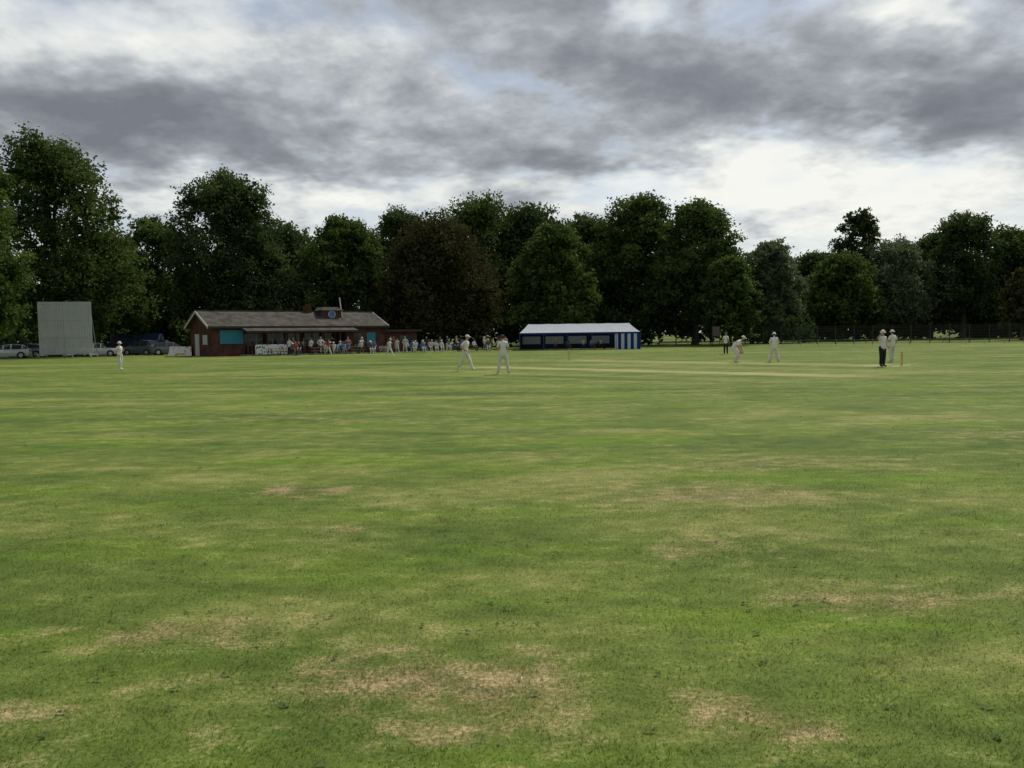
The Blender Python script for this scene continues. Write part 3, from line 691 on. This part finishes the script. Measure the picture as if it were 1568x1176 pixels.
pStr=dict(Lk=(.17,-.03,.49),La=(.24,.03,.10),Lt=(.29,-.13,.045),Rk=(-.17,-.02,.49),Ra=(-.24,.02,.10),Rt=(-.29,-.14,.045),Lh=(.10,0,.88),Rh=(-.10,0,.88),pelvis=(0,0,.94),Le=(.26,-.06,1.16),Lw=(.13,-.24,1.08),Lp=(.06,-.27,1.06),Re=(-.26,-.06,1.16),Rw=(-.13,-.24,1.06),Rp=(-.06,-.28,1.04))
pCr=dict(pelvis=(0,.22,.80),belly=(0,.10,.90),chest=(0,-.06,1.03),uchest=(0,-.16,1.12),neck=(0,-.24,1.18),hb=(0,-.29,1.22),head=(0,-.36,1.29),Ls=(.17,-.16,1.12),Rs=(-.17,-.16,1.12),
   Le=(.25,-.18,.85),Lw=(.20,-.26,.62),Lp=(.19,-.27,.55),Re=(-.25,-.18,.85),Rw=(-.20,-.26,.62),Rp=(-.19,-.27,.55),Lh=(.11,.18,.76),Rh=(-.11,.18,.76),Lk=(.20,-.14,.47),Rk=(-.20,-.14,.47),La=(.22,.06,.10),Ra=(-.22,.06,.10),Lt=(.26,-.11,.045),Rt=(-.26,-.11,.045))
pUm=dict(Re=(-.40,-.08,1.36),Rw=(-.30,-.20,1.58),Rp=(-.25,-.22,1.65),Le=(.25,.08,1.17),Lw=(.22,-.10,1.0),Lp=(.2,-.15,.97),La=(.09,.02,.10),Ra=(-.09,.02,.10),Lk=(.09,-.02,.5),Rk=(-.09,-.02,.5),Lt=(.12,-.15,.045),Rt=(-.12,-.15,.045))
pSit=dict(pelvis=(0,0,.55),belly=(0,.02,.68),chest=(0,.03,.85),uchest=(0,.03,.98),neck=(0,.01,1.08),hb=(0,0,1.14),head=(0,-.02,1.235),Ls=(.165,.02,1.0),Rs=(-.165,.02,1.0),Le=(.23,-.04,.76),Lw=(.15,-.26,.68),Lp=(.12,-.32,.67),Re=(-.23,-.04,.76),Rw=(-.15,-.26,.68),Rp=(-.12,-.32,.67),
   Lh=(.10,-.04,.53),Rh=(-.10,-.04,.53),Lk=(.13,-.44,.52),Rk=(-.13,-.44,.52),La=(.13,-.42,.10),Ra=(-.13,-.50,.10),Lt=(.14,-.59,.045),Rt=(-.14,-.67,.045))
mA=body_mesh("m_relaxed",pA,'short','sun'); mH=body_mesh("m_hips",pHip,'short','none'); mW=body_mesh("m_walk",pWalk,'short','cap',turn=15)
mS=body_mesh("m_straddle",pStr,'short','none'); mSh=body_mesh("m_straddle_hat",pStr,'long','sun',fat=1.15,pads=True); mC=body_mesh("m_crouch",pCr,'short','cap')
mU=body_mesh("m_umpire",pUm,'short','sun',fat=1.1); mU2=body_mesh("m_umpire2",{},'short','sun')
def at(px,d): return (px-784)/F*d,d
person("fielder",mA,*at(184,49.8),75,CR,.97)
person("fielder",mW,*at(597,74.5),60,CR,.93)
CRd=CR[:6]+[capn]
person("fielder",mW,*at(713,42.6),60,CR,1.06)
person("fielder",mS,*at(771,38.6),188,CRd,1.03)
person("umpire",mU2,*at(1112,68),150,UM[:6]+[bshoe],1.0)
person("slip_fielder",mC,*at(1128,49.4),60,CR,1.12)
person("wicket_keeper",mSh,*at(1186,48.8),170,CR,.99)
person("umpire",mU,*at(1352,40.9),20,UM,1.02)
person("bowler",mA,*at(1367,47),200,CR,1.02)

spM=[body_mesh("sp_sit",pSit,'short','none',fingers=False),body_mesh("sp_sit_hat",pSit,'long','sun',fingers=False),body_mesh("sp_sit_c",pSit,'short','cap',turn=25,fingers=False)]
stM=[body_mesh("sp_st",{},'short','none',fingers=False),body_mesh("sp_st_hip",pHip,'long','none',fingers=False),body_mesh("sp_walk",pWalk,'short','none',fingers=False),body_mesh("sp_st_hat",pA,'short','sun',fingers=False)]
cols=[mat("cloth_"+n,c,.85) for n,c in(("navy",(.02,.03,.08)),("red",(.26,.04,.04)),("grey",(.15,.15,.16)),("blue",(.06,.13,.30)),("white",(.55,.55,.53)),("cream",(.48,.46,.40)),("black",(.02,.02,.02)),("pink",(.36,.2,.2)),("green",(.05,.10,.06)),("brown",(.10,.07,.05)))]
def chair(x,y,rot,c):
    m=MB(); m.box(-.24,.24,-.22,.22,.41,.44,0); 
    m.prism([(-.24,.22,.44),(.24,.22,.44),(.24,.32,.92),(-.24,.32,.92)],(0,.025,0),0)
    for a in(-.23,.23):
        m.tube([(a,-.22,0),(a,.2,.43)],[.013,.013],1,5); m.tube([(a,.25,0),(a,-.2,.42)],[.013,.013],1,5); m.tube([(a,.22,.4),(a,.33,.94)],[.013,.013],1,5)
        m.box(a-.02,a+.02,-.2,.25,.62,.64,1); m.tube([(a,-.2,.42),(a,-.2,.62)],[.012,.012],1,5)
    m.obj("folding_chair",[c,steel],loc=(x,y,0),rotz=rad(rot))
random.seed(11)
def place_spec(x,y,sit,whitep):
    face=random.uniform(-15,55)
    sh=random.choice([cols[4],cols[5],cols[4]]) if random.random()<whitep else random.choice(cols)
    tr=cols[5] if (random.random()<whitep) else random.choice([cols[0],cols[2],cols[6],cols[9]])
    ms=[skin_,sh,tr,random.choice([shoe,bshoe]),random.choice([hairb,hairb,hairg]),lip,random.choice([hatw,capn])]
    if sit: chair(x,y+.02,face,random.choice([cols[0],cols[8],cols[3]])); person("spectator",random.choice(spM),x,y,face,ms,random.uniform(.95,1.03))
    else: person("spectator",random.choice(stM),x,y,face+random.uniform(-60,60),ms,random.uniform(.9,1.04))
for i in range(30):
    s=random.uniform(2,20) if i>6 else random.uniform(4,14); tt=random.uniform(-6.0,-2.9) if i>6 else random.uniform(-1.6,.6)
    x,y=pw(s,tt); place_spec(x,y,random.random()<.6 and tt<-2.5,.2)
for i in range(24):
    px=random.uniform(602,700); d=random.uniform(90,101); x,y=at(px,d); place_spec(x,y,random.random()<.65,.5)
for i in range(12):
    px=random.uniform(700,780); d=random.uniform(92,101); x,y=at(px,d); place_spec(x,y,random.random()<.6,.2)
for i in range(5):
    x=random.uniform(2,12); place_spec(x,96.5+random.uniform(-1,1),True,.3)
def table(x,y,rot):
    m=MB(); m.box(-.9,.9,-.38,.38,.70,.75)
    for s in(-1,1): m.box(-.9,.9,s*.72-.13,s*.72+.13,.42,.46)
    for a in(-.65,.65):
        m.box(a-.04,a+.04,-.8,.8,.36,.418)
        for s in(-1,1): m.tube([(a,s*.62,0),(a,s*.25,.70)],[.04,.04],0,5)
    m.obj("picnic_table",[mat("table_wood",(.2,.13,.08))],loc=(x,y,0),rotz=rad(rot))
for s,tt in((5,-4.4),(9.5,-4.8),(14,-4.2),(18,-3.8)): x,y=pw(s,tt); table(x,y,37)
print("OBJECTS",len(bpy.data.objects))
